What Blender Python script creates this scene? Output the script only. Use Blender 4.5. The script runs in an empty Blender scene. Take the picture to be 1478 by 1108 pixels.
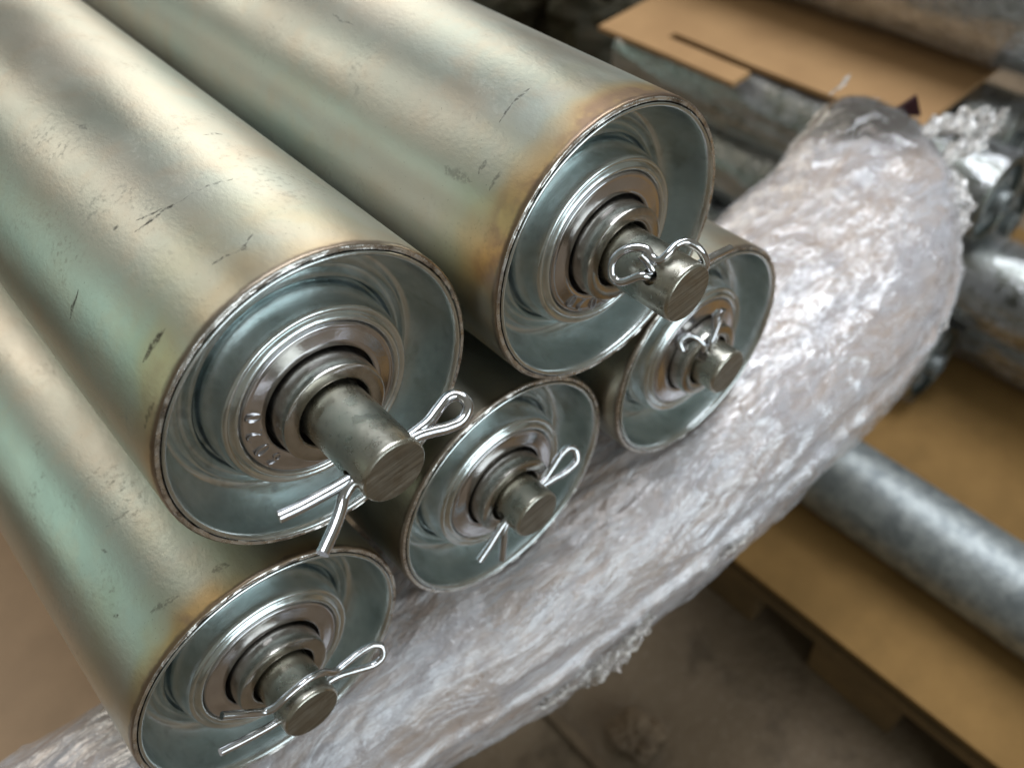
import bpy, bmesh, math, random
import numpy as np
from mathutils import Vector, Matrix, noise
random.seed(4)
S = 0.0445                      # one roller radius in metres; the builders below work in roller radii
sc = bpy.context.scene
col = sc.collection
R = math.radians

# ---------------------------------------------------------------- camera
cam = bpy.data.cameras.new("camera"); camo = bpy.data.objects.new("camera", cam); col.objects.link(camo)
rows = [(0.74493, -0.65843, -0.10751), (-0.55053, -0.51566, -0.65651), (0.37683, 0.54824, -0.74661)]
m = Matrix((rows[0], [-a for a in rows[1]], [-a for a in rows[2]])).transposed().to_4x4()
m.translation = Vector((-2.1067, -3.349, 5.6166)) * S
camo.matrix_world = m
cam.sensor_width = 36; cam.lens = 31.36
cam.clip_start = 0.01; cam.clip_end = 200
cam.dof.use_dof = True; cam.dof.focus_distance = 5.15 * S; cam.dof.aperture_fstop = 11.0
sc.camera = camo
sc.view_settings.view_transform = 'Standard'; sc.view_settings.look = 'None'
sc.view_settings.exposure = 0.0; sc.view_settings.gamma = 1

# ---------------------------------------------------------------- light
w = bpy.data.worlds.new("World"); sc.world = w; w.use_nodes = True
w.node_tree.nodes['Background'].inputs[0].default_value = (0.62, 0.60, 0.50, 1)
w.node_tree.nodes['Background'].inputs[1].default_value = 0.29
def lamp(name, az, el, dist, sx, sy, power, color, target=(0, 1, 0), roll=0):
    """area lamp: az measured from +Y towards +X, el above the horizon, distances in metres"""
    d = Vector((math.sin(R(az)) * math.cos(R(el)), math.cos(R(az)) * math.cos(R(el)), math.sin(R(el))))
    l = bpy.data.lights.new(name, 'AREA'); l.shape = 'RECTANGLE'; l.size = sx; l.size_y = sy
    l.energy = power; l.color = color
    o = bpy.data.objects.new(name, l); col.objects.link(o)
    o.location = Vector(target) * S + d * dist
    q = (-d).to_track_quat('-Z', 'Y')
    o.rotation_euler = q.to_euler()
    if roll: o.rotation_euler.rotate_axis('Z', R(roll))
    return o
lamp("window_lamp", 33, 20, 2.2, 0.80, 1.10, 6.6, (1.0, 0.92, 0.78))
lamp("window_lamp", -14, 36, 2.2, 0.50, 0.95, 3.4, (1.0, 0.91, 0.77))
lamp("foliage_window_lamp", -44, 14, 2.2, 0.9, 0.9, 2.2, (0.68, 1.0, 0.86))
lamp("skylight_lamp", 80, 70, 2.4, 1.3, 1.5, 34.0, (0.90, 0.94, 1.0))
lamp("skylight_strip_lamp", 84, 62, 2.3, 0.14, 2.2, 17.0, (0.90, 0.95, 1.0))
lamp("doorway_lamp", 172, 16, 2.8, 2.6, 1.7, 44.0, (0.82, 0.94, 1.0))

# ---------------------------------------------------------------- helpers
def tag(o, label=None, cat=None, group=None, kind=None):
    if label: o['label'] = label
    if cat: o['category'] = cat
    if group: o['group'] = group
    if kind: o['kind'] = kind
    return o
def empty(name, loc=(0, 0, 0)):
    o = bpy.data.objects.new(name, None); o.empty_display_size = 0.01
    col.objects.link(o); o.location = Vector(loc) * S; return o
def mesh_obj(name, verts, faces, mat=None, parent=None, smooth=True, uv=None):
    me = bpy.data.meshes.new(name)
    v = (np.asarray(verts, dtype=float) * S)
    me.from_pydata(v.tolist(), [], [tuple(int(i) for i in f) for f in faces]); me.update()
    if smooth: me.polygons.foreach_set('use_smooth', [True] * len(me.polygons))
    if mat: me.materials.append(mat)
    o = bpy.data.objects.new(name, me); col.objects.link(o)
    if parent: o.parent = parent
    return o
def sharpen(o, ang=30):
    me = o.data
    bm = bmesh.new(); bm.from_mesh(me)
    for e in bm.edges:
        if len(e.link_faces) == 2 and e.calc_face_angle(0) > R(ang): e.smooth = False
    bm.to_mesh(me); bm.free(); return o
def lathe(name, prof, mat, parent=None, seg=160, jitter=None, smooth=True, cap0=False, cap1=False, ang=28):
    """profile of (radius, y) turned about local Y"""
    n = len(prof); v = []; f = []
    for j in range(seg):
        a = 2 * math.pi * j / seg
        for k, (r, y) in enumerate(prof):
            dr = dy = 0
            if jitter: dr, dy = jitter(k, a, r, y)
            v.append(((r + dr) * math.cos(a), y + dy, (r + dr) * math.sin(a)))
    for j in range(seg):
        j2 = (j + 1) % seg
        for k in range(n - 1):
            f.append((j * n + k, j * n + k + 1, j2 * n + k + 1, j2 * n + k))
    if cap0: f.append([j * n for j in range(seg)])
    if cap1: f.append([j * n + n - 1 for j in range(seg)][::-1])
    o = mesh_obj(name, v, f, mat, parent, smooth)
    bm = bmesh.new(); bm.from_mesh(o.data); bmesh.ops.recalc_face_normals(bm, faces=bm.faces)
    for e in bm.edges:
        if len(e.link_faces) == 2 and e.calc_face_angle(0) > R(ang): e.smooth = False
    bm.to_mesh(o.data); bm.free()
    return o
def catmull(pts, n=8):
    p = [Vector(a) for a in pts]; p = [2 * p[0] - p[1]] + p + [2 * p[-1] - p[-2]]; out = []
    for i in range(1, len(p) - 2):
        for k in range(n):
            t = k / n
            out.append(0.5 * ((2 * p[i]) + (-p[i-1] + p[i+1]) * t + (2*p[i-1] - 5*p[i] + 4*p[i+1] - p[i+2]) * t*t + (-p[i-1] + 3*p[i] - 3*p[i+1] + p[i+2]) * t**3))
    out.append(p[-2]); return out
def wire(name, pts, rad, mat, parent, flat=None, n=8, taper=1.0):
    """round or half-round wire swept along a smooth path; flat = direction the flat side faces"""
    P = catmull(pts, n); v = []; f = []; m_ = 14
    T0 = (P[1] - P[0]).normalized(); N = T0.orthogonal().normalized()
    if flat is not None: N = (Vector(flat) - T0 * T0.dot(Vector(flat))).normalized()
    for i, p in enumerate(P):
        T = (P[min(i+1, len(P)-1)] - P[max(i-1, 0)]).normalized()
        N = (N - T * N.dot(T)).normalized(); B = T.cross(N)
        for k in range(m_):
            a = 2 * math.pi * k / m_
            ca, sa = math.cos(a), math.sin(a)
            if flat is not None and ca > 0.15: ca = 0.15
            v.append(p + (N * ca + B * sa) * rad)
    for i in range(len(P) - 1):
        for k in range(m_):
            f.append((i*m_+k, i*m_+(k+1) % m_, (i+1)*m_+(k+1) % m_, (i+1)*m_+k))
    f.append(list(range(m_))[::-1]); f.append([(len(P)-1)*m_+k for k in range(m_)])
    return sharpen(mesh_obj(name, v, f, mat, parent), 50)
def box(name, lo, hi, mat, parent=None, bev=0.02, wob=0.0):
    bm = bmesh.new(); bmesh.ops.create_cube(bm, size=1)
    for q in bm.verts:
        q.co = Vector([(lo[i] + hi[i]) / 2 + q.co[i] * (hi[i] - lo[i]) + random.uniform(-wob, wob) for i in range(3)]) * S
    bmesh.ops.bevel(bm, geom=bm.edges[:], offset=bev * S, segments=2, affect='EDGES')
    me = bpy.data.meshes.new(name); bm.to_mesh(me); bm.free(); me.materials.append(mat)
    o = bpy.data.objects.new(name, me); col.objects.link(o)
    if parent: o.parent = parent
    return o

class NT:
    """small node-writing helper"""
    def __init__(s, name):
        s.m = bpy.data.materials.new(name); s.m.use_nodes = True; s.t = s.m.node_tree
        s.b = s.t.nodes['Principled BSDF']; s.out = s.t.nodes['Material Output']
        co = s.t.nodes.new('ShaderNodeTexCoord'); mp = s.n('ShaderNodeVectorMath', operation='SCALE')
        s.l(co.outputs['Object'], mp.inputs[0]); mp.inputs[3].default_value = 1 / S
        s.P = mp.outputs[0]
        inf = s.n('ShaderNodeObjectInfo'); s.rand = inf.outputs['Random']
    def n(s, t, **k):
        nd = s.t.nodes.new(t)
        for a, b in k.items(): setattr(nd, a, b)
        return nd
    def l(s, a, b): s.t.links.new(a, b)
    def put(s, sock, v):
        if isinstance(v, bpy.types.NodeSocket): s.l(v, sock)
        elif isinstance(v, (tuple, list)) and len(v) == 3 and sock.type == 'RGBA': sock.default_value = (*v, 1)
        else: sock.default_value = v
    def math(s, op, a, b=0.0, c=0.0, clamp=False):
        nd = s.n('ShaderNodeMath', operation=op, use_clamp=clamp); s.put(nd.inputs[0], a); s.put(nd.inputs[1], b); s.put(nd.inputs[2], c); return nd.outputs[0]
    def vmath(s, op, a, b=None, sc_=None):
        nd = s.n('ShaderNodeVectorMath', operation=op); s.put(nd.inputs[0], a)
        if b is not None: s.put(nd.inputs[1], b)
        if sc_ is not None: s.put(nd.inputs[3], sc_)
        return nd
    def scale3(s, v, x, y, z, off=None):
        nd = s.vmath('MULTIPLY', v, (x, y, z)).outputs[0]
        if off is not None:
            nd = s.vmath('ADD', nd, off).outputs[0]
        return nd
    def noise(s, v, scale=1.0, detail=3.0, rough=0.5, dist=0.0):
        nd = s.n('ShaderNodeTexNoise'); s.put(nd.inputs['Vector'], v); nd.inputs['Scale'].default_value = scale
        nd.inputs['Detail'].default_value = detail; nd.inputs['Roughness'].default_value = rough; nd.inputs['Distortion'].default_value = dist
        return nd.outputs['Fac']
    def map(s, v, a, b, c=0.0, d=1.0, smooth=True):
        nd = s.n('ShaderNodeMapRange'); nd.interpolation_type = 'SMOOTHSTEP' if smooth else 'LINEAR'
        s.put(nd.inputs[0], v); s.put(nd.inputs[1], a); s.put(nd.inputs[2], b); s.put(nd.inputs[3], c); s.put(nd.inputs[4], d); return nd.outputs[0]
    def mix(s, f, a, b, blend='MIX'):
        nd = s.n('ShaderNodeMix', data_type='RGBA', blend_type=blend); s.put(nd.inputs[0], f); s.put(nd.inputs[6], a); s.put(nd.inputs[7], b); return nd.outputs[2]
    def sep(s, v):
        nd = s.n('ShaderNodeSeparateXYZ'); s.put(nd.inputs[0], v); return nd.outputs
    def comb(s, x, y, z):
        nd = s.n('ShaderNodeCombineXYZ'); s.put(nd.inputs[0], x); s.put(nd.inputs[1], y); s.put(nd.inputs[2], z); return nd.outputs[0]
    def bump(s, h, dist, strength=1.0, prev=None):
        nd = s.n('ShaderNodeBump'); s.put(nd.inputs['Height'], h); nd.inputs['Distance'].default_value = dist * S; s.put(nd.inputs['Strength'], strength)
        if prev is not None: s.l(prev, nd.inputs['Normal'])
        s.l(nd.outputs[0], s.b.inputs['Normal']); return nd.outputs[0]
    def set(s, **k):
        names = dict(color='Base Color', metal='Metallic', rough='Roughness', spec='Specular IOR Level', alpha='Alpha', coat='Coat Weight', coatr='Coat Roughness', trans='Transmission Weight', ior='IOR', aniso='Anisotropic', tan='Tangent', sheen='Sheen Weight', sub='Subsurface Weight')
        for a, b in k.items(): s.put(s.b.inputs[names[a]], b)
        return s
    def offs(s, k=37.0):
        return s.vmath('ADD', s.P, s.comb(s.math('MULTIPLY', s.rand, k), s.math('MULTIPLY', s.rand, k * 1.7), s.math('MULTIPLY', s.rand, k * .6))).outputs[0]

# ---------------------------------------------------------------- materials
def tube_material(name, scratches, warm=1.0, seed=0.0):
    t = NT(name); P = t.vmath('ADD', t.P, (seed * 7.3, seed * 3.1, seed * 5.7)).outputs[0]
    x, y, z = t.sep(t.P)
    phi = t.math('ARCTAN2', z, x)
    big = t.noise(t.scale3(P, 1.1, .45, 1.1), 1.0, 3, .55)
    c = t.mix(t.map(big, .36, .66), (.64, .62, .555), (.54, .60, .56))
    c = t.mix(t.math('MULTIPLY', t.map(t.noise(P, 2.7, 4, .6), .45, .72), .55), c, (.62, .56, .47))
    # heat tint beside the welded end: straw, then brown, with a green fringe
    edge = t.noise(P, 1.5, 2.5, .5)
    yw = t.math('ADD', y, t.math('MULTIPLY', t.math('SUBTRACT', edge, .5), -.9))
    fringe = t.math('MULTIPLY', t.map(yw, .95, .20), t.map(edge, .34, .68))
    c = t.mix(t.math('MULTIPLY', fringe, .26 * warm), c, (.50, .47, .27))
    straw = t.map(yw, .34, -.06)
    c = t.mix(t.math('MULTIPLY', straw, .6 * warm, clamp=True), c, (.64, .46, .24))
    br = t.math('MULTIPLY', t.map(yw, .16, -.06), t.map(t.noise(P, 4.0, 3, .6), .4, .6))
    c = t.mix(t.math('MULTIPLY', br, .55 * warm, clamp=True), c, (.42, .29, .21))
    # fine dark pitting and dull smudges
    sm = t.math('MULTIPLY', t.map(t.noise(P, 1.9, 2, .5), .52, .70), t.map(t.noise(P, 26, 3, .65), .50, .70))
    c = t.mix(t.math('MULTIPLY', sm, .28), c, (.17, .15, .11))
    sp = t.map(t.noise(P, 60, 2, .5), .70, .76)
    c = t.mix(t.math('MULTIPLY', sp, .45), c, (.12, .11, .09))
    # handling scratches, each a distorted streak at its own place
    uv = t.comb(phi, y, 0.0)
    wn = t.n('ShaderNodeTexNoise'); t.put(wn.inputs['Vector'], t.scale3(uv, 1, 1, 1, (seed, 0, 0))); wn.inputs['Scale'].default_value = 9; wn.inputs['Detail'].default_value = 4
    wob = t.vmath('SCALE', t.vmath('SUBTRACT', wn.outputs['Color'], (.5, .5, .5)).outputs[0], sc_=.09).outputs[0]
    q = t.scale3(t.vmath('ADD', uv, wob).outputs[0], 1, 1, 0)
    brk = t.map(t.noise(t.scale3(P, 30, 30, 30), 1, 3, .7), .36, .58)
    tot = None
    for (p1, y1, p2, y2, wd, st) in scratches:
        a = Vector((p1, y1, 0)); ba = Vector((p2, y2, 0)) - a; L2 = max(ba.length_squared, 1e-6)
        pa = t.vmath('SUBTRACT', q, tuple(a)).outputs[0]
        h = t.math('DIVIDE', t.vmath('DOT_PRODUCT', pa, tuple(ba)).outputs['Value'], L2, clamp=True)
        dv = t.vmath('SUBTRACT', pa, t.vmath('SCALE', tuple(ba), sc_=h).outputs[0]).outputs[0]
        dd = t.vmath('LENGTH', dv).outputs['Value']
        wv = t.math('MULTIPLY_ADD', t.math('SINE', t.math('MULTIPLY', h, math.pi)), wd, .003)
        mk = t.math('MULTIPLY', t.map(t.math('DIVIDE', dd, wv), 1.0, .25), st)
        tot = mk if tot is None else t.math('MAXIMUM', tot, mk)
    tot = t.math('MULTIPLY', tot if tot is not None else 0.0, brk)
    c = t.mix(tot, c, (.055, .05, .04))
    # ground burr at the very edge
    eb = t.math('MULTIPLY', t.map(t.math('ADD', y, t.math('MULTIPLY', t.noise(P, 7, 4, .7), -.05)), .02, -.008), 1.0)
    c = t.mix(t.math('MULTIPLY', eb, .7), c, (.20, .15, .12))
    rg = t.math('ADD', t.map(t.noise(t.scale3(P, 2, .8, 2), 1, 4, .6), .3, .7, .34, .43), t.math('MULTIPLY', tot, .2))
    rg = t.math('ADD', rg, t.math('MULTIPLY', sm, .12))
    t.set(color=c, metal=1.0, rough=rg)
    b1 = t.bump(t.noise(t.scale3(P, 34, 20, 34), 1, 3, .65), .006, .24)
    t.bump(t.noise(t.scale3(P, 3, 1.2, 3), 1, 2, .5), .03, .10, b1)
    return t.m
def metal(name, c1, c2, r1, r2, nscale=6, bump=.004, bscale=40, ns=(1, 1, 1), bstr=.4, dirt=0):
    t = NT(name); P = t.offs()
    v = t.noise(t.scale3(P, *ns), nscale, 4, .6)
    c = t.mix(t.map(v, .35, .65), c1, c2)
    if dirt:
        d = t.math('MULTIPLY', t.map(t.noise(P, 9, 5, .7), .54, .68), dirt); c = t.mix(d, c, (.09, .08, .06))
    t.set(color=c, metal=1.0, rough=t.map(t.noise(P, nscale * 1.3, 3, .6), .3, .7, r1, r2))
    t.bump(t.noise(P, bscale, 3, .6), bump, bstr)
    return t.m
M = {}
M['housing'] = metal('housing_zinc', (.64, .70, .70), (.74, .78, .78), .17, .27, 3, .006, 22, bstr=.22, dirt=.22)
M['cover'] = metal('bearing_cover_steel', (.58, .56, .57), (.66, .65, .67), .14, .22, 4, .003, 45, bstr=.25, dirt=.15)
M['sleeve'] = metal('bearing_ring_steel', (.46, .44, .40), (.55, .53, .50), .16, .27, 6, .004, 40, bstr=.3, dirt=.3)
M['dark'] = metal('gap_shade_dark', (.02, .02, .02), (.04, .035, .03), .35, .5)  # near-black lining: shade of the bearing gaps and pin holes put into colour
M['pin'] = metal('pin_bright_steel', (.60, .61, .63), (.70, .70, .72), .12, .22, 8, .003, 50, bstr=.2)
def rim_material():
    t = NT('rim_ground_steel'); P = t.offs(); x, y, z = t.sep(t.P)
    c = t.mix(t.map(t.noise(P, 5, 6, .75), .46, .66), (.80, .77, .73), (.38, .34, .31))
    t.set(color=c, metal=1.0, rough=t.map(t.noise(P, 14, 3, .6), .3, .7, .20, .40)); t.bump(t.noise(P, 30, 4, .7), .008, .5); return t.m
M['rim'] = rim_material()
def shaft_material(saw=True):
    t = NT('shaft_steel'); P = t.offs(); x, y, z = t.sep(t.P)
    c = t.mix(t.map(t.noise(P, 5, 4, .6), .35, .65), (.56, .53, .45), (.48, .47, .41))
    c = t.mix(t.math('MULTIPLY', t.map(t.noise(P, 24, 4, .7), .56, .70), .35), c, (.16, .145, .11))
    g = t.n('ShaderNodeNewGeometry'); tn = t.n('ShaderNodeVectorTransform', vector_type='NORMAL', convert_from='WORLD', convert_to='OBJECT')
    t.l(g.outputs['True Normal'], tn.inputs[0]); nx, ny, nz = t.sep(tn.outputs[0])
    end = t.math('GREATER_THAN', t.math('MULTIPLY', ny, -1), .9)
    ln = t.noise(t.scale3(t.vmath('ADD', P, t.comb(t.math('MULTIPLY', z, .25), 0.0, 0.0)).outputs[0], 2.0, .1, 46), 1, 4, .7)
    c2 = t.mix(t.map(ln, .35, .68), (.25, .23, .19), (.42, .395, .34))
    c2 = t.mix(t.math('MULTIPLY', t.map(t.noise(P, 6, 4, .6), .42, .7), .5), c2, (.30, .27, .22))
    c = t.mix(end, c, c2)
    t.set(color=c, metal=1.0, rough=t.math('ADD', t.map(t.noise(P, 9, 3, .6), .3, .7, .24, .36), t.math('MULTIPLY', end, .12)))
    b = t.bump(t.noise(P, 30, 4, .65), .006, .18)
    t.bump(t.math('MULTIPLY', ln, t.map(t.noise(P, 7, 3, .6), .3, .7, .3, 1.0)), .012, t.math('MULTIPLY', end, .45), b)
    return t.m
M['shaft'] = shaft_material()

# ---------------------------------------------------------------- rollers
HOUSING = [(.956, -.004), (.951, -.012), (.942, -.012), (.930, -.004), (.922, .03), (.917, .09), (.905, .17), (.888, .24), (.866, .30), (.840, .345),
           (.812, .372), (.790, .372), (.776, .352), (.766, .322), (.757, .296), (.746, .284), (.735, .294), (.726, .322), (.715, .342), (.704, .338), (.695, .312),
           (.686, .276), (.676, .258), (.665, .266), (.656, .298), (.647, .330), (.638, .335), (.636, .29), (.629, .22), (.619, .16), (.608, .115), (.598, .080),
           (.588, .062), (.574, .060), (.564, .066), (.556, .070), (.547, .062), (.537, .050), (.524, .046), (.512, .052), (.505, .066), (.500, .080), (.496, .085)]
COVER = [(.500, .12), (.499, .068), (.494, .054), (.484, .049), (.472, .052), (.460, .050), (.40, .040), (.368, .034), (.360, .040), (.356, .058), (.355, .16)]
def make_roller(k, label, loc, tilt, L, scr, y_hole, warm, seed, hole_dir=(1, 0, 0), length=14.0):
    root = empty('conveyor_roller', loc); root.rotation_euler = (tilt[1], 0, -tilt[0])
    tag(root, label, 'roller', 'zinc plated rollers stacked on the wrapped bundle')
    tm = tube_material('roller_tube_zinc_' + k, scr, warm, seed)
    def jt(kk, a, r, y):
        if kk in (0, 1, 2, 3) and y < .05:
            q = noise.noise(Vector((math.cos(a) * 9, math.sin(a) * 9, seed * 5 + kk * .4)))
            q2 = noise.noise(Vector((math.cos(a) * 30, math.sin(a) * 30, seed * 3)))
            return (q * .002 + q2 * .0015, q * .004 + q2 * .003)
        return (0, 0)
    ys = [.006, .014, .03, .06, .12, .3, .8, 2, 4, 7, 10, length]
    lathe('tube', [(.990, .0), (.9965, .006), (.9995, .014)] + [(1.0, q) for q in ys[2:]] + [(.98, length + .01), (.0, length + .01)], tm, root, seg=256, jitter=jt, ang=40)
    rp = [(.990, .0), (.984, -.004), (.974, .001), (.966, -.003), (.960, .004), (.957, .05)]
    def jr(kk, a, r, y):
        q2 = noise.noise(Vector((math.cos(a) * 26, math.sin(a) * 26, seed * 3 + kk)))
        q = noise.noise(Vector((math.cos(a) * 8, math.sin(a) * 8, seed * 3 + kk)))
        return (q2 * .0015, (q2 * .0018 + q * .004) if 0 < kk < 5 else 0)
    lathe('rim', rp, M['rim'], root, seg=360, jitter=jr, ang=60)
    h = lathe('end_housing', HOUSING, M['housing'], root, seg=200, ang=60)
    cv = lathe('bearing_cover', COVER, M['cover'], root, seg=160, ang=60)
    lathe('seal_gap', [(.357, .10), (.325, .11), (.325, .14), (.357, .15)], M['dark'], root, seg=96)
    lathe('bearing_ring', [(.336, .14), (.336, .02), (.333, -.02), (.331, -.085), (.326, -.098), (.316, -.103), (.250, -.103), (.238, -.100), (.228, -.090), (.222, -.06), (.221, .10)], M['sleeve'], root, seg=128, ang=35)
    lathe('seal_gap', [(.224, .02), (.190, .03)], M['dark'], root, seg=64)
    # shaft with a drilled cross hole for the split pin
    r = .200
    sh = lathe('shaft', [(0.0001, -L), (.150, -L), (.186, -L), (.193, -L + .006), (.199, -L + .016), (r, -L + .03), (r, -L*.5), (r, 0), (r, .3), (0.0001, .3)], M['shaft'], root, seg=96, ang=30)
    bm = bmesh.new(); bm.from_mesh(sh.data); bmesh.ops.remove_doubles(bm, verts=bm.verts, dist=1e-5); bmesh.ops.recalc_face_normals(bm, faces=bm.faces); bm.to_mesh(sh.data); bm.free()
    cut_bm = bmesh.new(); bmesh.ops.create_cone(cut_bm, cap_ends=True, segments=24, radius1=.052 * S, radius2=.052 * S, depth=.6 * S)
    cme = bpy.data.meshes.new('cut'); cut_bm.to_mesh(cme); cut_bm.free(); cme.materials.append(M['dark'])
    cut = bpy.data.objects.new('cut', cme); col.objects.link(cut); cut.parent = root
    hd = Vector(hole_dir).normalized(); cut.rotation_euler = hd.to_track_quat('Z', 'Y').to_euler(); cut.location = Vector((0, y_hole, 0)) * S
    md = sh.modifiers.new('b', 'BOOLEAN'); md.operation = 'DIFFERENCE'; md.object = cut; md.solver = 'EXACT'
    bpy.context.view_layer.update()
    dg = bpy.context.evaluated_depsgraph_get(); nm = bpy.data.meshes.new_from_object(sh.evaluated_get(dg)); sh.modifiers.clear()
    sh.data = nm; nm.name = 'shaft'; bpy.data.objects.remove(cut); bpy.data.meshes.remove(cme)
    return root, cv
def stamp(cover, text, a0, step, rc=.425):
    """raised figures on the bearing cover, tops outward, reading clockwise as seen from the end"""
    bmj = bmesh.new()
    for i, ch in enumerate(text):
        cu = bpy.data.curves.new('glyph', 'FONT'); cu.body = ch; cu.size = .145 * S; cu.extrude = .007 * S; cu.resolution_u = 6
        cu.align_x = 'CENTER'; cu.align_y = 'CENTER'; cu.offset = -.0022 * S
        o = bpy.data.objects.new('glyph', cu); col.objects.link(o); bpy.context.view_layer.update()
        me = bpy.data.meshes.new_from_object(o.evaluated_get(bpy.context.evaluated_depsgraph_get()))
        th = R(a0 - i * step); rd = Vector((math.cos(th), 0, math.sin(th))); tg = Vector((math.sin(th), 0, -math.cos(th)))
        mt = Matrix((tg * .92, rd * 1.0, Vector((0, -1, 0)))).transposed().to_4x4(); mt.translation = rd * rc * S + Vector((0, .040 * S, 0))
        me.transform(mt); bmj.from_mesh(me); bpy.data.objects.remove(o); bpy.data.meshes.remove(me)
    me = bpy.data.meshes.new('stamped_number'); bmj.to_mesh(me); bmj.free(); me.materials.append(M['cover'])
    o = bpy.data.objects.new('stamped_number', me); col.objects.link(o); o.parent = cover; o['kind'] = 'stuff'
    return o

SA = [(1.90, .92, 1.63, .87, .012, .9), (1.63, .87, 1.31, .90, .005, .8), (1.86, .98, 1.70, .90, .006, .7), (1.76, .30, 1.58, .28, .012, .85), (1.60, .27, 1.56, .29, .045, .85), (1.57, .28, 1.49, .34, .010, .8),
      (1.72, 2.10, 1.69, 1.99, .03, .5), (1.18, 1.49, 1.07, 1.47, .016, .6), (2.55, 1.07, 2.37, 1.06, .020, .8), (2.34, .27, 2.13, .23, .035, .85), (2.64, .10, 2.44, .07, .025, .6), (1.97, 1.06, 1.94, 1.04, .02, .6)]
SB = [(1.99, .52, 1.84, .545, .014, .8), (1.84, .545, 1.70, .56, .016, .8), (2.37, .70, 2.36, .44, .05, .35), (2.30, .43, 2.22, .42, .03, .5), (1.89, 2.4, 1.90, 2.12, .010, .6), (2.36, .30, 2.2, .28, .02, .5)]
SC = [(1.91, 1.08, 1.71, 1.03, .03, .3), (2.20, .54, 2.16, .50, .03, .8), (1.98, .30, 1.78, .24, .05, .5), (2.01, .99, 1.98, .90, .01, .5), (1.55, .22, 1.45, .18, .03, .4)]
rA, cA = make_roller('a', 'upper left roller with straight split pin sticking out both sides of its long sawn shaft', (-1.0497, .0451, 1.8921), (.0049, .0118), .667, SA, -.52, 1.2, 1.0)
rB, cB = make_roller('b', 'upper right roller with its split pin bent into curls over the front of the shaft', (1.0316, -.1712, 1.8228), (.0034, .0109), .634, SB, -.45, 1.6, 2.0, (-.150, 0, .132))
rC, cC = make_roller('c', 'lower left roller whose split pin is bent over the top of its shaft', (-2.0675, .0399, -.0074), (-.0097, -.0005), .445, SC, -.33, 1.8, 3.0)
rD, cD = make_roller('d', 'middle roller of the bottom row, half hidden under the two upper rollers', (0, 0, 0), (-.0032, .003), .342, [], -.16, .5, 4.0)
rE, cE = make_roller('e', 'lower right roller resting on cling film, the farthest of the five, pin standing upright', (2.028, -.1516, .0117), (.0032, -.0036), .304, [], -.115, .5, 5.0, (-.123, 0, .158))
stamp(cA, '6020', 206, 17); stamp(cB, '6020', 264, 16)

# split pins: two half-round wires, with an eye at one end
def pin(root, wires, rad=.030):
    p = bpy.data.objects.new('split_pin', None); col.objects.link(p); p.parent = root; p.empty_display_size = .01
    for pts, flat in wires:
        wire('pin_wire', pts, rad, M['pin'], p, flat)
pin(rA, [([(-.605, -.50, .055), (-.45, -.515, .03), (-.2, -.525, 0), (.10, -.527, 0), (.26, -.528, 0), (.34, -.515, -.005), (.42, -.49, 0), (.50, -.465, .0), (.56, -.475, -.01), (.585, -.52, -.03), (.565, -.565, -.06), (.49, -.59, -.08), (.40, -.585, -.06), (.31, -.565, -.03), (.2, -.550, 0), (0, -.545, 0), (-.2, -.55, -.01), (-.28, -.575, -.03), (-.33, -.615, -.045), (-.42, -.68, -.055), (-.545, -.76, -.06)], None)], .034)
pin(rB, [([(-.04, -.44, .07), (-.15, -.45, .13), (-.20, -.42, .155), (-.27, -.335, .10), (-.285, -.275, .12), (-.255, -.245, .19), (-.20, -.262, .245), (-.13, -.30, .262), (-.085, -.36, .255), (-.09, -.42, .225), (-.08, -.468, .225), (-.03, -.485, .255), (.05, -.478, .268), (.12, -.50, .26), (.165, -.565, .21), (.19, -.60, .10), (.20, -.56, .0)], None),
         ([(-.13, -.36, .24), (-.115, -.40, .20), (-.11, -.44, .15), (-.06, -.45, .09)], None),
         ([(.18, -.40, -.10), (.35, -.41, -.13), (.52, -.405, -.17), (.70, -.40, -.22)], None)], .027)
pin(rC, [([(-.42, -.30, .46), (-.33, -.32, .36), (-.235, -.33, .235), (-.17, -.355, .225), (-.08, -.365, .250), (.03, -.370, .262), (.12, -.368, .245), (.20, -.362, .18), (.26, -.355, .08), (.34, -.345, .05), (.45, -.33, .02), (.56, -.33, -.02), (.61, -.36, -.06), (.58, -.395, -.12), (.49, -.39, -.13), (.36, -.365, -.06), (.24, -.345, 0), (.1, -.33, 0)], None),
         ([(0, -.33, .0), (-.2, -.345, .04), (-.38, -.35, .12), (-.56, -.35, .215)], None)], .026)
pin(rD, [([(-.50, -.20, -.22), (-.38, -.19, -.16), (-.22, -.17, -.08), (0, -.16, 0), (.22, -.15, .02), (.34, -.13, .05), (.46, -.11, .09), (.55, -.11, .09), (.59, -.14, .04), (.55, -.18, -.02), (.43, -.185, -.03), (.30, -.175, -.01), (.15, -.16, 0)], None),
         ([(0, -.16, 0), (-.2, -.18, -.10), (-.26, -.21, -.20), (-.33, -.24, -.36)], None)], .030)
pin(rE, [([(.0, -.11, .10), (-.09, -.115, .19), (-.09, -.105, .26), (-.12, -.05, .33), (-.17, .0, .36), (-.24, .02, .33), (-.25, -.02, .26)], None),
         ([(-.05, -.12, .14), (-.04, -.13, .26), (.03, -.115, .33), (.10, -.10, .42), (.13, -.10, .50)], None),
         ([(-.05, -.12, .20), (.02, -.13, .27), (.05, -.10, .36), (.06, -.08, .46), (.10, -.09, .50)], None)], .026)

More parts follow.
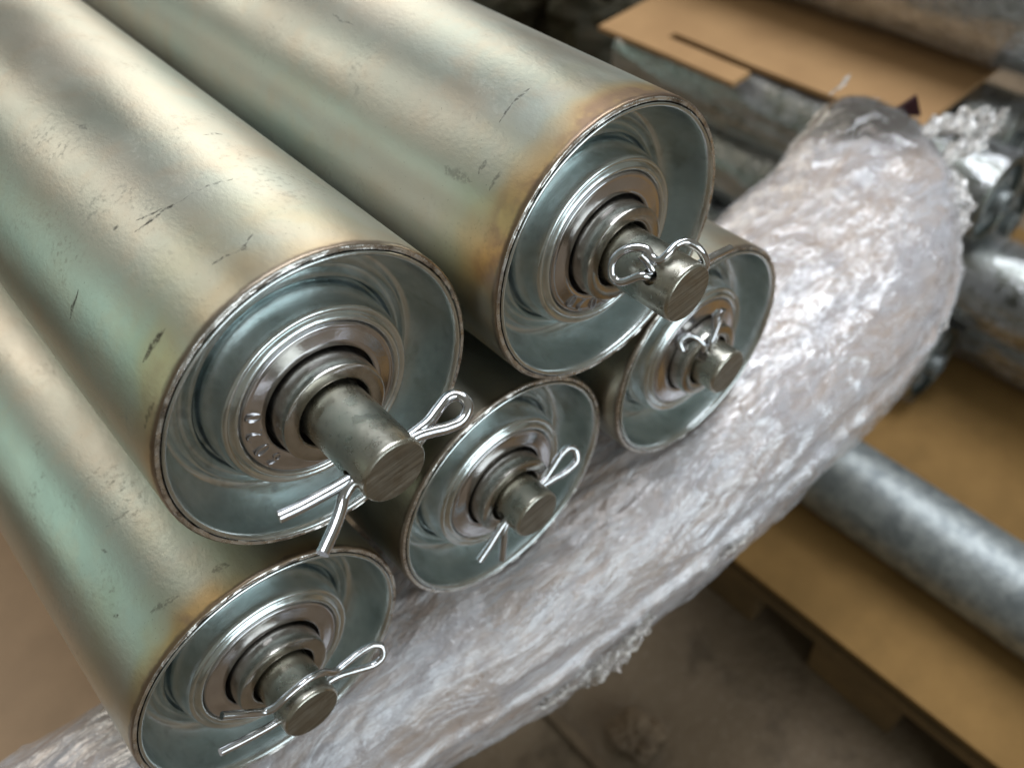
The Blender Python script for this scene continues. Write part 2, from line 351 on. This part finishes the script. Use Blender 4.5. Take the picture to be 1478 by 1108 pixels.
# ---------------------------------------------------------------- wrapped bundle the rollers rest on
def film_material(name, cols, dark=None, bscale=1.0, rough=(.10, .22)):
    t = NT(name); P = t.P; x, y, z = t.sep(P)
    wn = t.n('ShaderNodeTexNoise'); t.put(wn.inputs['Vector'], P); wn.inputs['Scale'].default_value = 1.3; wn.inputs['Detail'].default_value = 2
    Pw = t.vmath('ADD', P, t.vmath('SCALE', t.vmath('SUBTRACT', wn.outputs['Color'], (.5, .5, .5)).outputs[0], sc_=.6).outputs[0]).outputs[0]
    n1 = t.noise(t.scale3(Pw, .5, 2.8, 2.8), 1, 4, .6)
    c = t.mix(t.map(n1, .35, .65), cols[0], cols[1])
    c = t.mix(t.math('MULTIPLY', t.map(t.noise(t.scale3(Pw, 2.2, 5, 5), 1, 4, .6), .46, .68), .6), c, cols[2])
    c = t.mix(t.math('MULTIPLY', t.map(t.noise(t.scale3(Pw, 5, 12, 12), 1, 3, .6), .55, .72), .35), c, cols[3])
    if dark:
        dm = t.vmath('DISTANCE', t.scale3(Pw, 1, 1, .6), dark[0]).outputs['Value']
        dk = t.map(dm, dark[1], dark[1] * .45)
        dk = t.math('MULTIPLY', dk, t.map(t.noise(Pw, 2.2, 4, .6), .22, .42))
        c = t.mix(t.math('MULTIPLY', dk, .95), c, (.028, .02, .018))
    t.set(color=c, rough=t.map(t.noise(Pw, 4, 3, .6), .3, .7, *rough), spec=.75, coat=.8, coatr=.06)
    # crinkles: stretched ridges plus small sharp dimples
    r1 = t.noise(t.scale3(Pw, 5, 9, 9), 1.0 * bscale, 4, .6, .6)
    rid = t.math('ABSOLUTE', t.math('SUBTRACT', r1, .5))
    vor = t.n('ShaderNodeTexVoronoi'); t.put(vor.inputs['Vector'], t.scale3(Pw, 6, 10, 10)); vor.inputs['Scale'].default_value = 1.3 * bscale; vor.feature = 'SMOOTH_F1'
    b = t.bump(rid, .03, .4)
    b = t.bump(vor.outputs['Distance'], .012, .4, b)
    b = t.bump(t.noise(t.scale3(Pw, 1.6, 17, 17), 1.0, 3, .6), .035, .5, b)
    t.bump(t.noise(P, 30 * bscale, 3, .6), .018, .6, b)
    return t.m
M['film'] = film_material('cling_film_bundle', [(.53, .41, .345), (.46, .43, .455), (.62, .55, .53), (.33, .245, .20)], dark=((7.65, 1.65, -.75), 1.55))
def interp(x, pts): return float(np.interp(x, [p[0] for p in pts], [p[1] for p in pts]))
def smooth_curve(pts, xs):
    v = np.interp(xs, [p[0] for p in pts], [p[1] for p in pts]); k = 21
    ker = np.hanning(k); ker /= ker.sum(); vp = np.pad(v, k // 2, mode='edge'); return np.convolve(vp, ker, 'valid')
def make_bundle():
    nu, nv = 520, 230
    xs = np.linspace(-8.5, 8.22, nu)
    yf = smooth_curve([(-8.5, .0), (-3, -.25), (-1.48, -.42), (-.38, -.66), (1.3, -.80), (3.1, -.86), (4.4, -.86), (5.2, -.76), (5.8, -.60), (6.5, -.28), (7.1, .12), (7.6, .62), (8.0, 1.25), (8.22, 1.65)], xs)
    yb = smooth_curve([(-8.5, 2.35), (-4, 1.80), (-3, 1.66), (2.5, 1.70), (4.0, 1.95), (5.0, 2.08), (6.0, 2.1), (6.9, 2.28), (7.5, 2.45), (7.85, 2.45), (8.1, 2.25), (8.22, 1.95)], xs)
    zt = smooth_curve([(-8.5, -1.0), (-3, -.97), (3, -.95), (5, -.98), (6.8, -.95), (7.5, -1.0), (7.9, -1.15), (8.1, -1.35), (8.22, -1.7)], xs)
    zb = smooth_curve([(-8.5, -3.0), (6.5, -3.0), (7.5, -2.8), (8.0, -2.4), (8.22, -2.0)], xs)
    V = np.zeros((nu, nv, 3))
    for i in range(nu):
        cy, hy = (yf[i] + yb[i]) / 2, (yb[i] - yf[i]) / 2; cz, hz = (zt[i] + zb[i]) / 2, (zt[i] - zb[i]) / 2
        for j in range(nv):
            a = 2 * math.pi * j / nv
            ca, sa = math.cos(a), math.sin(a); e = 2 / 2.7
            y = cy + hy * math.copysign(abs(ca) ** e, ca); z = cz + hz * math.copysign(abs(sa) ** e, sa)
            x = xs[i]
            nrm = Vector((0, ca, sa))
            p = Vector((x, y, z))
            q = Vector((x * .55 + z * .2, y * 1.1, z * 1.1 + x * .15))
            d = noise.noise(q * .9) * .035
            # tension folds fanning out towards the right end and along the front
            rg = 1 - abs(noise.noise(Vector((x * .7, y * 3.2 + x * .5, z * 3.2)))) * 2
            d += .022 * max(rg, 0) ** 4
            rg = 1 - abs(noise.noise(Vector((x * 2.1 + 5, y * 5.2 - x * 1.2, z * 5.2)))) * 2
            d += .010 * max(rg, 0) ** 3
            d += noise.noise(Vector((x * 5, y * 8, z * 8))) * .006
            if x > 5.8: d += noise.noise(Vector((x * 2, y * 3, z * 3))) * .022 * min(1, (x - 5.8) / 1.2)
            # a fold of film running along the lower front edge
            if z < -1.2 and ca < 0:
                fz = z - (-1.78 + .12 * noise.noise(Vector((x * .6, 3, 0))))
                d += .07 * math.exp(-(fz / .06) ** 2) * (1 + .7 * noise.noise(Vector((x * 4, 0, 1))))
            p += nrm * d
            # the rollers press into the film
            for (cx, yy) in ((-2.0675, .0399), (0, 0), (2.028, -.1516)):
                dx = p.x - cx
                if p.y > yy - .1 and abs(dx) < 1.12 and p.z > -1.6:
                    lim = -1.03 + (1.03 - math.sqrt(max(1.03 ** 2 - dx * dx, 0)) if abs(dx) < 1.03 else .6)
                    k = min(1, (p.y - (yy - .1)) / .12)
                    if p.z > lim: p.z = p.z * (1 - k) + lim * k
            V[i, j] = p
    F = []
    for i in range(nu - 1):
        for j in range(nv):
            j2 = (j + 1) % nv; F.append((i * nv + j, (i + 1) * nv + j, (i + 1) * nv + j2, i * nv + j2))
    F.append([j for j in range(nv)]); F.append([(nu - 1) * nv + j for j in range(nv)][::-1])
    o = mesh_obj('wrapped_bundle', V.reshape(-1, 3), F, M['film'])
    return o, V, nu, nv
bundle, BV, nu, nv = make_bundle()
tag(bundle, 'long bundle wrapped tightly in crinkled clear cling film, lying crosswise under the rollers', 'wrapped bundle')

def shell_film(name, haze=.10, k=.9, rough=.07, bs=1.0, tint=(.86, .87, .92), long=True, clear=None):
    t = NT(name); P = t.P
    wn = t.n('ShaderNodeTexNoise'); t.put(wn.inputs['Vector'], P); wn.inputs['Scale'].default_value = .9; wn.inputs['Detail'].default_value = 2
    Pw = t.vmath('ADD', P, t.vmath('SCALE', t.vmath('SUBTRACT', wn.outputs['Color'], (.5, .5, .5)).outputs[0], sc_=.5).outputs[0]).outputs[0]
    ln = t.noise(t.scale3(Pw, .9, 15, 15) if long else t.scale3(Pw, 9, 2.2, 9), 1.0, 3, .6)
    rid = t.math('ABSOLUTE', t.math('SUBTRACT', t.noise(t.scale3(Pw, 1.9, 7.5, 7.5), bs, 4, .6, .3), .5))
    vor = t.n('ShaderNodeTexVoronoi'); t.put(vor.inputs['Vector'], t.scale3(Pw, 9, 13, 13)); vor.inputs['Scale'].default_value = bs * 1.7
    mk = t.map(t.noise(t.scale3(P, .55, 1.1, 1.1), 1.0, 3, .6), .42, .66)
    b = t.bump(ln, .045, .6); b = t.bump(rid, .022, t.math('MULTIPLY_ADD', mk, .6, .15), b); b = t.bump(vor.outputs['Distance'], .016, t.math('MULTIPLY_ADD', mk, .36, .12), b); b = t.bump(t.noise(P, 30 * bs, 2, .5), .011, t.math('MULTIPLY_ADD', mk, .35, .1), b)
    gl = t.n('ShaderNodeBsdfGlossy'); gl.inputs['Color'].default_value = (.96, .97, 1, 1); gl.inputs['Roughness'].default_value = rough; t.l(b, gl.inputs['Normal'])
    di = t.n('ShaderNodeBsdfDiffuse'); di.inputs['Color'].default_value = (*tint, 1); t.l(b, di.inputs['Normal'])
    tr = t.n('ShaderNodeBsdfTransparent')
    fr = t.n('ShaderNodeFresnel'); fr.inputs['IOR'].default_value = 1.5; t.l(b, fr.inputs['Normal'])
    m1 = t.n('ShaderNodeMixShader'); hz = t.math('MULTIPLY', t.map(rid, .12, .0), haze * 1.6); hz = t.math('ADD', hz, t.math('MULTIPLY', t.map(t.noise(Pw, 1.4, 4, .6), .4, .65), haze))
    if clear: hz = t.math('MULTIPLY', hz, t.map(t.vmath('DISTANCE', t.scale3(Pw, 1, 1, .6), clear[0]).outputs['Value'], clear[1] * .5, clear[1]))
    t.l(hz, m1.inputs[0]); t.l(tr.outputs[0], m1.inputs[1]); t.l(di.outputs[0], m1.inputs[2])
    m2 = t.n('ShaderNodeMixShader'); t.l(t.math('MINIMUM', t.math('MULTIPLY', fr.outputs[0], 2.0 * k), .30 * k), m2.inputs[0]); t.l(m1.outputs[0], m2.inputs[1]); t.l(gl.outputs[0], m2.inputs[2])
    t.l(m2.outputs[0], t.out.inputs['Surface'])
    return t.m
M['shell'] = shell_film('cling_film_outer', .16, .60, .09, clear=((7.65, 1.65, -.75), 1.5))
M['wisp'] = shell_film('cling_film_loose', .45, .9, .12, 1.2, (.90, .86, .82))
M['wrap'] = shell_film('tube_cling_film', .08, .8, .14, .5, long=False)
V2 = BV.copy()
for i_ in range(nu):
    c_ = BV[i_].mean(axis=0)
    for j_ in range(nv):
        p_ = BV[i_, j_]; d_ = Vector(p_ - c_).normalized()
        r_ = 1 - 2 * abs(noise.noise(Vector((p_[0] * .9 - p_[1] * .8, p_[1] * 2.6, p_[2] * 2.6 + 11))))
        pr = p_[1] > -.15 and p_[2] > -1.5 and abs(p_[0]) < 3.2
        V2[i_, j_] = p_ + np.array(d_) * (.004 if pr else .018 + .035 * max(r_, 0) ** 5)
F2 = [(a_ * nv + b_, (a_ + 1) * nv + b_, (a_ + 1) * nv + (b_ + 1) % nv, a_ * nv + (b_ + 1) % nv) for a_ in range(nu - 1) for b_ in range(nv)]
mesh_obj('outer_film', V2.reshape(-1, 3), F2, M['shell'], bundle)
def clear_film(name, alpha, tint=(.72, .70, .68), rough=.12):
    t = NT(name); P = t.P
    t.set(color=tint, rough=rough, spec=.8, coat=.5, coatr=.05)
    a = t.math('ADD', t.math('MULTIPLY', t.map(t.noise(P, 7, 4, .6), .42, .65), alpha), alpha * .35, clamp=True)
    t.put(t.b.inputs['Alpha'], a)
    t.bump(t.noise(P, 9, 3, .6, .6), .05, .7)
    return t.m
def wisp(pts, width, parent, seed, amp=.12, nseg=46, nw=10):
    P = catmull(pts, 12); P = [P[int(i * (len(P) - 1) / (nseg - 1))] for i in range(nseg)]
    v = []; f = []
    up = Vector((.2, -.3, .9)).normalized()
    for i, p in enumerate(P):
        T = (P[min(i+1, nseg-1)] - P[max(i-1, 0)]).normalized(); B = T.cross(up).normalized()
        tp = math.sin(math.pi * (i + .5) / nseg) ** .5
        for k in range(nw):
            s_ = (k / (nw - 1) - .5) * width * tp * (1 + .8 * noise.noise(Vector((i * .35, seed, k * .1))))
            q = p + B * s_ + up * .25 * width * math.sin(k * 1.9 + i * .3)
            q += noise.noise_vector(Vector((i * .22, k * .3, seed * 7))) * amp
            v.append(q)
    for i in range(nseg - 1):
        for k in range(nw - 1):
            f.append((i*nw+k, i*nw+k+1, (i+1)*nw+k+1, (i+1)*nw+k))
    return mesh_obj('loose_film', v, f, M['wisp'], parent)
def bpt(x, y, z): return (x, y, z)
random.seed(9)
wisp([(7.45, .95, -1.05), (7.75, .70, -1.0), (7.95, .55, -1.0), (8.15, .45, -.95)], .34, bundle, 1, .07)
wisp([(7.4, .55, -1.25), (7.7, .45, -1.15), (8.0, .45, -1.1), (8.25, .32, -.95)], .30, bundle, 2, .08)
wisp([(7.45, .5, -1.4), (7.3, .2, -1.5), (7.05, .0, -1.6), (6.75, -.18, -1.6)], .26, bundle, 3, .06)
wisp([(6.9, .0, -1.6), (6.6, -.22, -1.7), (6.2, -.44, -1.75), (5.8, -.60, -1.8)], .16, bundle, 4, .05)
wisp([(5.9, -.58, -1.8), (5.5, -.72, -1.8), (5.1, -.80, -1.8)], .13, bundle, 5, .05)
wisp([(7.45, 2.25, -1.05), (7.52, 2.15, -.90), (7.60, 2.10, -.78)], .06, bundle, 6, .02)
wisp([(.75, -.84, -1.95), (.4, -.84, -2.05), (.1, -.80, -2.15), (-.1, -.74, -2.3)], .18, bundle, 8, .06)
wisp([(.2, -.80, -2.0), (-.2, -.76, -2.05), (-.6, -.68, -2.05)], .10, bundle, 9, .04)
wisp([(2.2, -.90, -1.85), (1.8, -.90, -1.9), (1.4, -.88, -1.9)], .06, bundle, 10, .03)
# dark torn corner of card standing behind the bundle's tip
def cmat(name, c1, c2, rough=.8, fib=30, bump=.01):
    t = NT(name); P = t.offs()
    c = t.mix(t.map(t.noise(P, .8, 4, .6), .3, .7), c1, c2)
    c = t.mix(t.math('MULTIPLY', t.map(t.noise(P, fib, 3, .6), .4, .7), .18), c, tuple(a * .55 for a in c1))
    t.set(color=c, rough=rough, spec=.25); t.bump(t.noise(P, fib, 3, .6), bump, .4); return t.m
M['card'] = cmat('corrugated_card', (.46, .275, .13), (.40, .235, .11))
M['card_low'] = cmat('corrugated_card_ochre_shaded', (.29, .165, .055), (.22, .125, .040))  # ochre card with the shade on the lower sheet put into its colour
M['maroon'] = cmat('maroon_card', (.045, .012, .014), (.03, .01, .012), .5)
tri = [(7.85, 1.60, -1.30), (8.10, 1.28, -1.30), (8.10, 1.40, -1.06), (7.88, 1.64, -1.30), (8.13, 1.32, -1.30), (8.13, 1.44, -1.06)]
o = mesh_obj('card_scrap', tri, [(0, 1, 2), (5, 4, 3), (0, 3, 4, 1), (1, 4, 5, 2), (2, 5, 3, 0)], M['maroon'], None, False)
tag(o, 'small dark maroon triangle of card poking up behind the tip of the film wrapped bundle', 'card scrap')

# ---------------------------------------------------------------- floor
def floor_mat():
    t = NT('shed_floor_concrete'); P = t.P
    c = t.mix(t.map(t.noise(P, .12, 5, .6), .35, .65), (.13, .092, .055), (.20, .145, .095))
    c = t.mix(t.math('MULTIPLY', t.map(t.noise(P, .9, 5, .65), .5, .68), .6), c, (.06, .042, .025))
    c = t.mix(t.math('MULTIPLY', t.map(t.noise(P, 9, 4, .6), .5, .75), .3), c, (.25, .20, .15))
    t.set(color=c, rough=.7, spec=.3); t.bump(t.noise(P, 3, 5, .65), .15, .4); return t.m
ZF = -9.8
g = mesh_obj('floor', [(-220, -220, ZF), (220, -220, ZF), (220, 220, ZF), (-220, 220, ZF)], [(0, 1, 2, 3)], floor_mat(), None, False); tag(g, kind='structure')

# ---------------------------------------------------------------- crate hidden under the rollers
M['wood'] = cmat('pallet_wood', (.20, .125, .055), (.13, .085, .04), .75, 8, .05)
M['wood_dark'] = cmat('old_dark_wood', (.06, .045, .028), (.035, .028, .02), .8, 8, .05)
def crate():
    r = empty('timber_trestle', (0, 4, ZF)); tag(r, 'dark timber trestle holding up the roller stack, almost wholly hidden beneath it', 'trestle')
    for i in range(5):
        box('top_board', (-2.7, -1.2 + i * 1.25, -1.35 - ZF), (2.7, -.1 + i * 1.25, -1.07 - ZF), M['wood_dark'], r)
    for sx in (-2.4, 1.9):
        for sy in (-.9, 3.6): box('leg', (sx, sy, 0.0), (sx + .6, sy + .6, -1.36 - ZF), M['wood_dark'], r)
    box('rail', (-2.4, -.2, 3.0), (2.4, .3, 3.8), M['wood_dark'], r)
    # shelf carrying the wrapped bundle
    box('shelf_board', (-2.7, -3.4, -4.0 - ZF), (2.7, -1.4, -3.66 - ZF), M['wood_dark'], r)
    for sx in (-2.4, 1.9): box('bracket', (sx, -2.2, -5.0 - ZF), (sx + .5, .0, -4.01 - ZF), M['wood_dark'], r)
crate()

# ---------------------------------------------------------------- pallet, card and galvanised pipe, lower right
def pallet():
    r = empty('wooden_pallet', (9, 1, ZF)); tag(r, 'low wooden pallet on the floor under the ochre cardboard and the long pipe', 'pallet')
    for i, y in enumerate((-9.5, -6.2, -3.35, -.55, 2.2, 5.0)):
        for x in (-4.15, .2, 4.4):
            box('block', (x, y, 0.02), (x + 1.1, y + 1.65, 1.12), M['wood'], r, .04, .03)
    for x in (-4.2, .15, 4.35): box('runner', (x, -9.8, 1.13), (x + 1.2, 7.6, 1.40), M['wood'], r, .03, .02)
    for i in range(11):
        y = -9.7 + i * 1.58; box('deck_board', (-4.0, y, 1.41), (5.8, y + 1.2, 1.68), M['wood'], r, .03, .02)
pallet()
def sheet(name, pts, z, th, mat, warp=.06, nx=40, ny=40, seed=0, parent=None, cut=None):
    """a rectangular sheet (corner, corner) with real thickness and slight warp; cut drops cells"""
    (x0, y0), (x1, y1) = pts; v = []; f = []
    for i in range(nx + 1):
        for j in range(ny + 1):
            x = x0 + (x1 - x0) * i / nx; y = y0 + (y1 - y0) * j / ny
            v.append((x, y, z + warp * noise.noise(Vector((x * .3, y * .3, seed))) ))
    n = len(v); v += [(a, b, c - th) for a, b, c in v]
    keep = lambda i, j: not (cut and cut(x0 + (x1 - x0) * (i + .5) / nx, y0 + (y1 - y0) * (j + .5) / ny))
    I = lambda i, j: i * (ny + 1) + j
    for i in range(nx):
        for j in range(ny):
            if not keep(i, j): continue
            a, b, c, d = I(i, j), I(i+1, j), I(i+1, j+1), I(i, j+1)
            f.append((a, b, c, d)); f.append((a + n, d + n, c + n, b + n))
            for (di, dj, p, q) in ((0, -1, a, b), (1, 0, b, c), (0, 1, c, d), (-1, 0, d, a)):
                ii, jj = i + di, j + dj
                if not (0 <= ii < nx and 0 <= jj < ny) or not keep(ii, jj): f.append((p, p + n, q + n, q))
    return mesh_obj(name, v, f, mat, parent, False)
o = sheet('cardboard_sheet', ((4.75, -9.5), (15.5, 8.6)), -7.98, .10, M['card_low'], .05, seed=1)
tag(o, 'flat ochre cardboard sheet, coloured darker for its shade, on the pallet under the long galvanised pipe', 'cardboard')
def galv():
    t = NT('galvanised_steel'); P = t.offs()
    c = t.mix(t.map(t.noise(P, 3.2, 5, .75), .38, .62), (.36, .39, .39), (.20, .225, .235))
    v = t.n('ShaderNodeTexVoronoi'); t.put(v.inputs['Vector'], P); v.inputs['Scale'].default_value = 4
    c = t.mix(t.math('MULTIPLY', t.sep(v.outputs['Color'])[0], .35), c, (.50, .53, .53))
    t.set(color=c, metal=.7, rough=.5); t.bump(t.noise(P, 12, 4, .6), .02, .4); return t.m
M['galv'] = galv()
def pipe(name, label, cat, x, z, r, y0, y1, mat, wall=.12, group=None, plug=True, film=False, seed=0, fy0=None):
    root = empty(name, (x, y0, z)); tag(root, label, cat, group); L = y1 - y0
    lathe('tube', [(r - wall, .9), (r - wall, .03), (r - wall + .02, 0), (r - .02, 0), (r, .03), (r, L * .5), (r, L), (0.001, L)], mat, root, seg=72)
    if plug:
        lathe('end_plug', [(r - wall, .12), (r * .8, .16), (r * .62, .18), (r * .58, .06), (r * .45, .04), (r * .40, .10), (r * .3, .10), (r * .28, -.12), (r * .2, -.14), (r * .18, .0), (.001, .0)], M['galv'], root, seg=48)
    if film:
        nu_, nv_ = 90, 72; v = []; f = []
        for i in range(nu_):
            yy = .0 + L * (i / (nu_ - 1)) ** 1.3
            for j in range(nv_):
                a = 2 * math.pi * j / nv_
                rr = r + .03 + .06 * max(0, 1 - 2.5 * abs(noise.noise(Vector((math.cos(a) * 2.4 * r, math.sin(a) * 2.4 * r, yy * .5 + seed))))) + .01 * noise.noise(Vector((math.cos(a) * 7, math.sin(a) * 7, yy * 3 + seed)))
                if yy < -.02: rr *= 1 - .9 * ((-.02 - yy) / .33) ** 1.2
                v.append((rr * math.cos(a), yy if yy > -.1 else -.1 - (.1 + yy) * -.6, rr * math.sin(a)))
        for i in range(nu_ - 1):
            for j in range(nv_):
                f.append((i*nv_+j, i*nv_+(j+1) % nv_, (i+1)*nv_+(j+1) % nv_, (i+1)*nv_+j))
        mesh_obj('cling_film', v, f, M['wrap'], root)
    return root
pipe('galvanised_pipe', 'long bare galvanised pipe lying alone on the lower ochre cardboard', 'pipe', 6.82, -7.26, .72, -9.5, 7.5, M['galv'], plug=True)

# ---------------------------------------------------------------- stack of film-wrapped tubes, right
M['steel_bg'] = metal('stacked_tube_steel', (.18, .20, .18), (.27, .28, .25), .30, .44, 2, .01, 20)
G = 'film wrapped tubes stacked at the right'
rt = .76
pipe('wrapped_tube', 'film wrapped tube resting on the ochre cardboard, its end just right of the bundle', 'tube', 10.0, -7.17, rt, .70, 9.0, M['steel_bg'], group=G, film=True, seed=1)
pipe('wrapped_tube', 'film wrapped tube on the ochre cardboard, cut off by the right edge of the photo', 'tube', 11.6, -7.17, rt, -1.9, 9.0, M['steel_bg'], group=G, film=True, seed=2)
pipe('wrapped_tube', 'film wrapped tube of the middle row with bright spots, running out past the others', 'tube', 10.95, -5.75, rt, -4.0, 9.0, M['steel_bg'], group=G, film=True, seed=3)
pipe('wrapped_tube', 'film wrapped tube just under the upper cardboard, its round end seen beyond the bundle', 'tube', 11.0, -4.2, rt, .95, 9.0, M['steel_bg'], group=G, film=True, seed=4)
pipe('wrapped_tube', 'film wrapped tube under the big grey roll, beside the upper cardboard corner', 'tube', 12.6, -4.2, rt, 1.5, 9.0, M['steel_bg'], group=G, film=True, seed=5)
pipe('wrapped_tube', 'film wrapped tube at the back of the middle row by the right edge', 'tube', 12.6, -5.75, rt, 1.2, 9.0, M['steel_bg'], group=G, film=True, seed=6)
# upper cardboard with a slit, and the big roll on it
def cut(x, y):
    if x < 10.42: return not (5.7 < y) 
    if x < 10.62: return 3.6 < y < 7.7
    return False
o = sheet('cardboard_sheet', ((9.95, 2.45), (15.6, 9.1)), -3.28, .10, M['card'], .05, 57, 66, seed=3, cut=cut)
tag(o, 'tan cardboard sheet with a long dark slit, lying above the stacked wrapped tubes', 'cardboard')
pipe('wrapped_roll', 'big film wrapped grey tube lying on the tan cardboard in the top right corner', 'tube', 13.35, -1.92, 1.28, -2.0, 16.0, M['galv'], group=None, film=True, seed=8)

# ---------------------------------------------------------------- small things on the floor and clutter behind
def crumple(name, label, cat, loc, r, mat, seed, sq=.6):
    bm = bmesh.new(); bmesh.ops.create_icosphere(bm, subdivisions=4, radius=1)
    for v in bm.verts:
        d = 1 + .5 * noise.noise(v.co * 1.3 + Vector((seed, 0, 0))) + .28 * (1 - 2 * abs(noise.noise(v.co * 3 + Vector((seed, 2, 0))))) + .08 * noise.noise(v.co * 9)
        v.co *= d * r * S; v.co.z *= sq
    me = bpy.data.meshes.new(name); bm.to_mesh(me); bm.free(); me.materials.append(mat)
    o = bpy.data.objects.new(name, me); col.objects.link(o)
    zmin = min(v.co.z for v in me.vertices); o.location = Vector(loc) * S; o.location.z -= zmin * .9
    return tag(o, label, cat)
M['rag'] = cmat('brown_rag', (.19, .135, .085), (.10, .07, .045), .85, 6, .05)
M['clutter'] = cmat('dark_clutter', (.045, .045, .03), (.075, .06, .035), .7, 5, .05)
crumple('crumpled_rag', 'crumpled light brown rag on the dark floor below the bundle', 'rag', (1.85, .45, ZF), .36, M['rag'], 3)
o = box('wooden_stick', (.98, .2, ZF + .01), (1.16, 1.9, ZF + .15), M['rag'], None, .02); tag(o, 'thin pale wooden stick on the floor under the loose edge of the film', 'stick')
o = sheet('cardboard_sheet', ((-16, 4.0), (-3.6, 24)), ZF + .16, .10, cmat('lighter_floor_sheet', (.40, .27, .175), (.46, .31, .20)), .10, seed=7)  # added pale sheet standing in for the brighter floor on the left
tag(o, 'added brown sheet standing in for the lighter floor at the far left, beside the lower left roller', 'cardboard')
k = 0
CL = [((12.6, 13.5), 1.5, .6), ((15.5, 14.2), 1.8, .9), ((14.2, 17.5), 2.0, .8), ((17.8, 17.2), 1.6, .7), ((19.6, 21.5), 2.2, .6), ((16.0, 21.0), 1.9, .9), ((12.2, 10.6), .9, .8)]
LB = ['dark lump of clutter just beyond the upper right roller', 'dark mottled heap beyond the slit cardboard corner', 'dark heap in the shade above the upper right roller', 'small dark heap at the top edge beside the tan cardboard',
      'farthest dark heap at the top edge of the photo', 'low dark heap at the top edge behind the upper right roller', 'small dark lump between the roller rim and the stack of wrapped tubes']
for ((x, y), r, sq), lb in zip(CL, LB):
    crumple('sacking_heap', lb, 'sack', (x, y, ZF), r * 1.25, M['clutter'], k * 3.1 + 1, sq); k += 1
o = box('kraft_board', (12.15, 9.6, ZF + .02), (12.55, 10.7, -5.2), M['card_low'], None, .03); tag(o, 'narrow brown board standing at the far end of the stacked wrapped tubes', 'board')
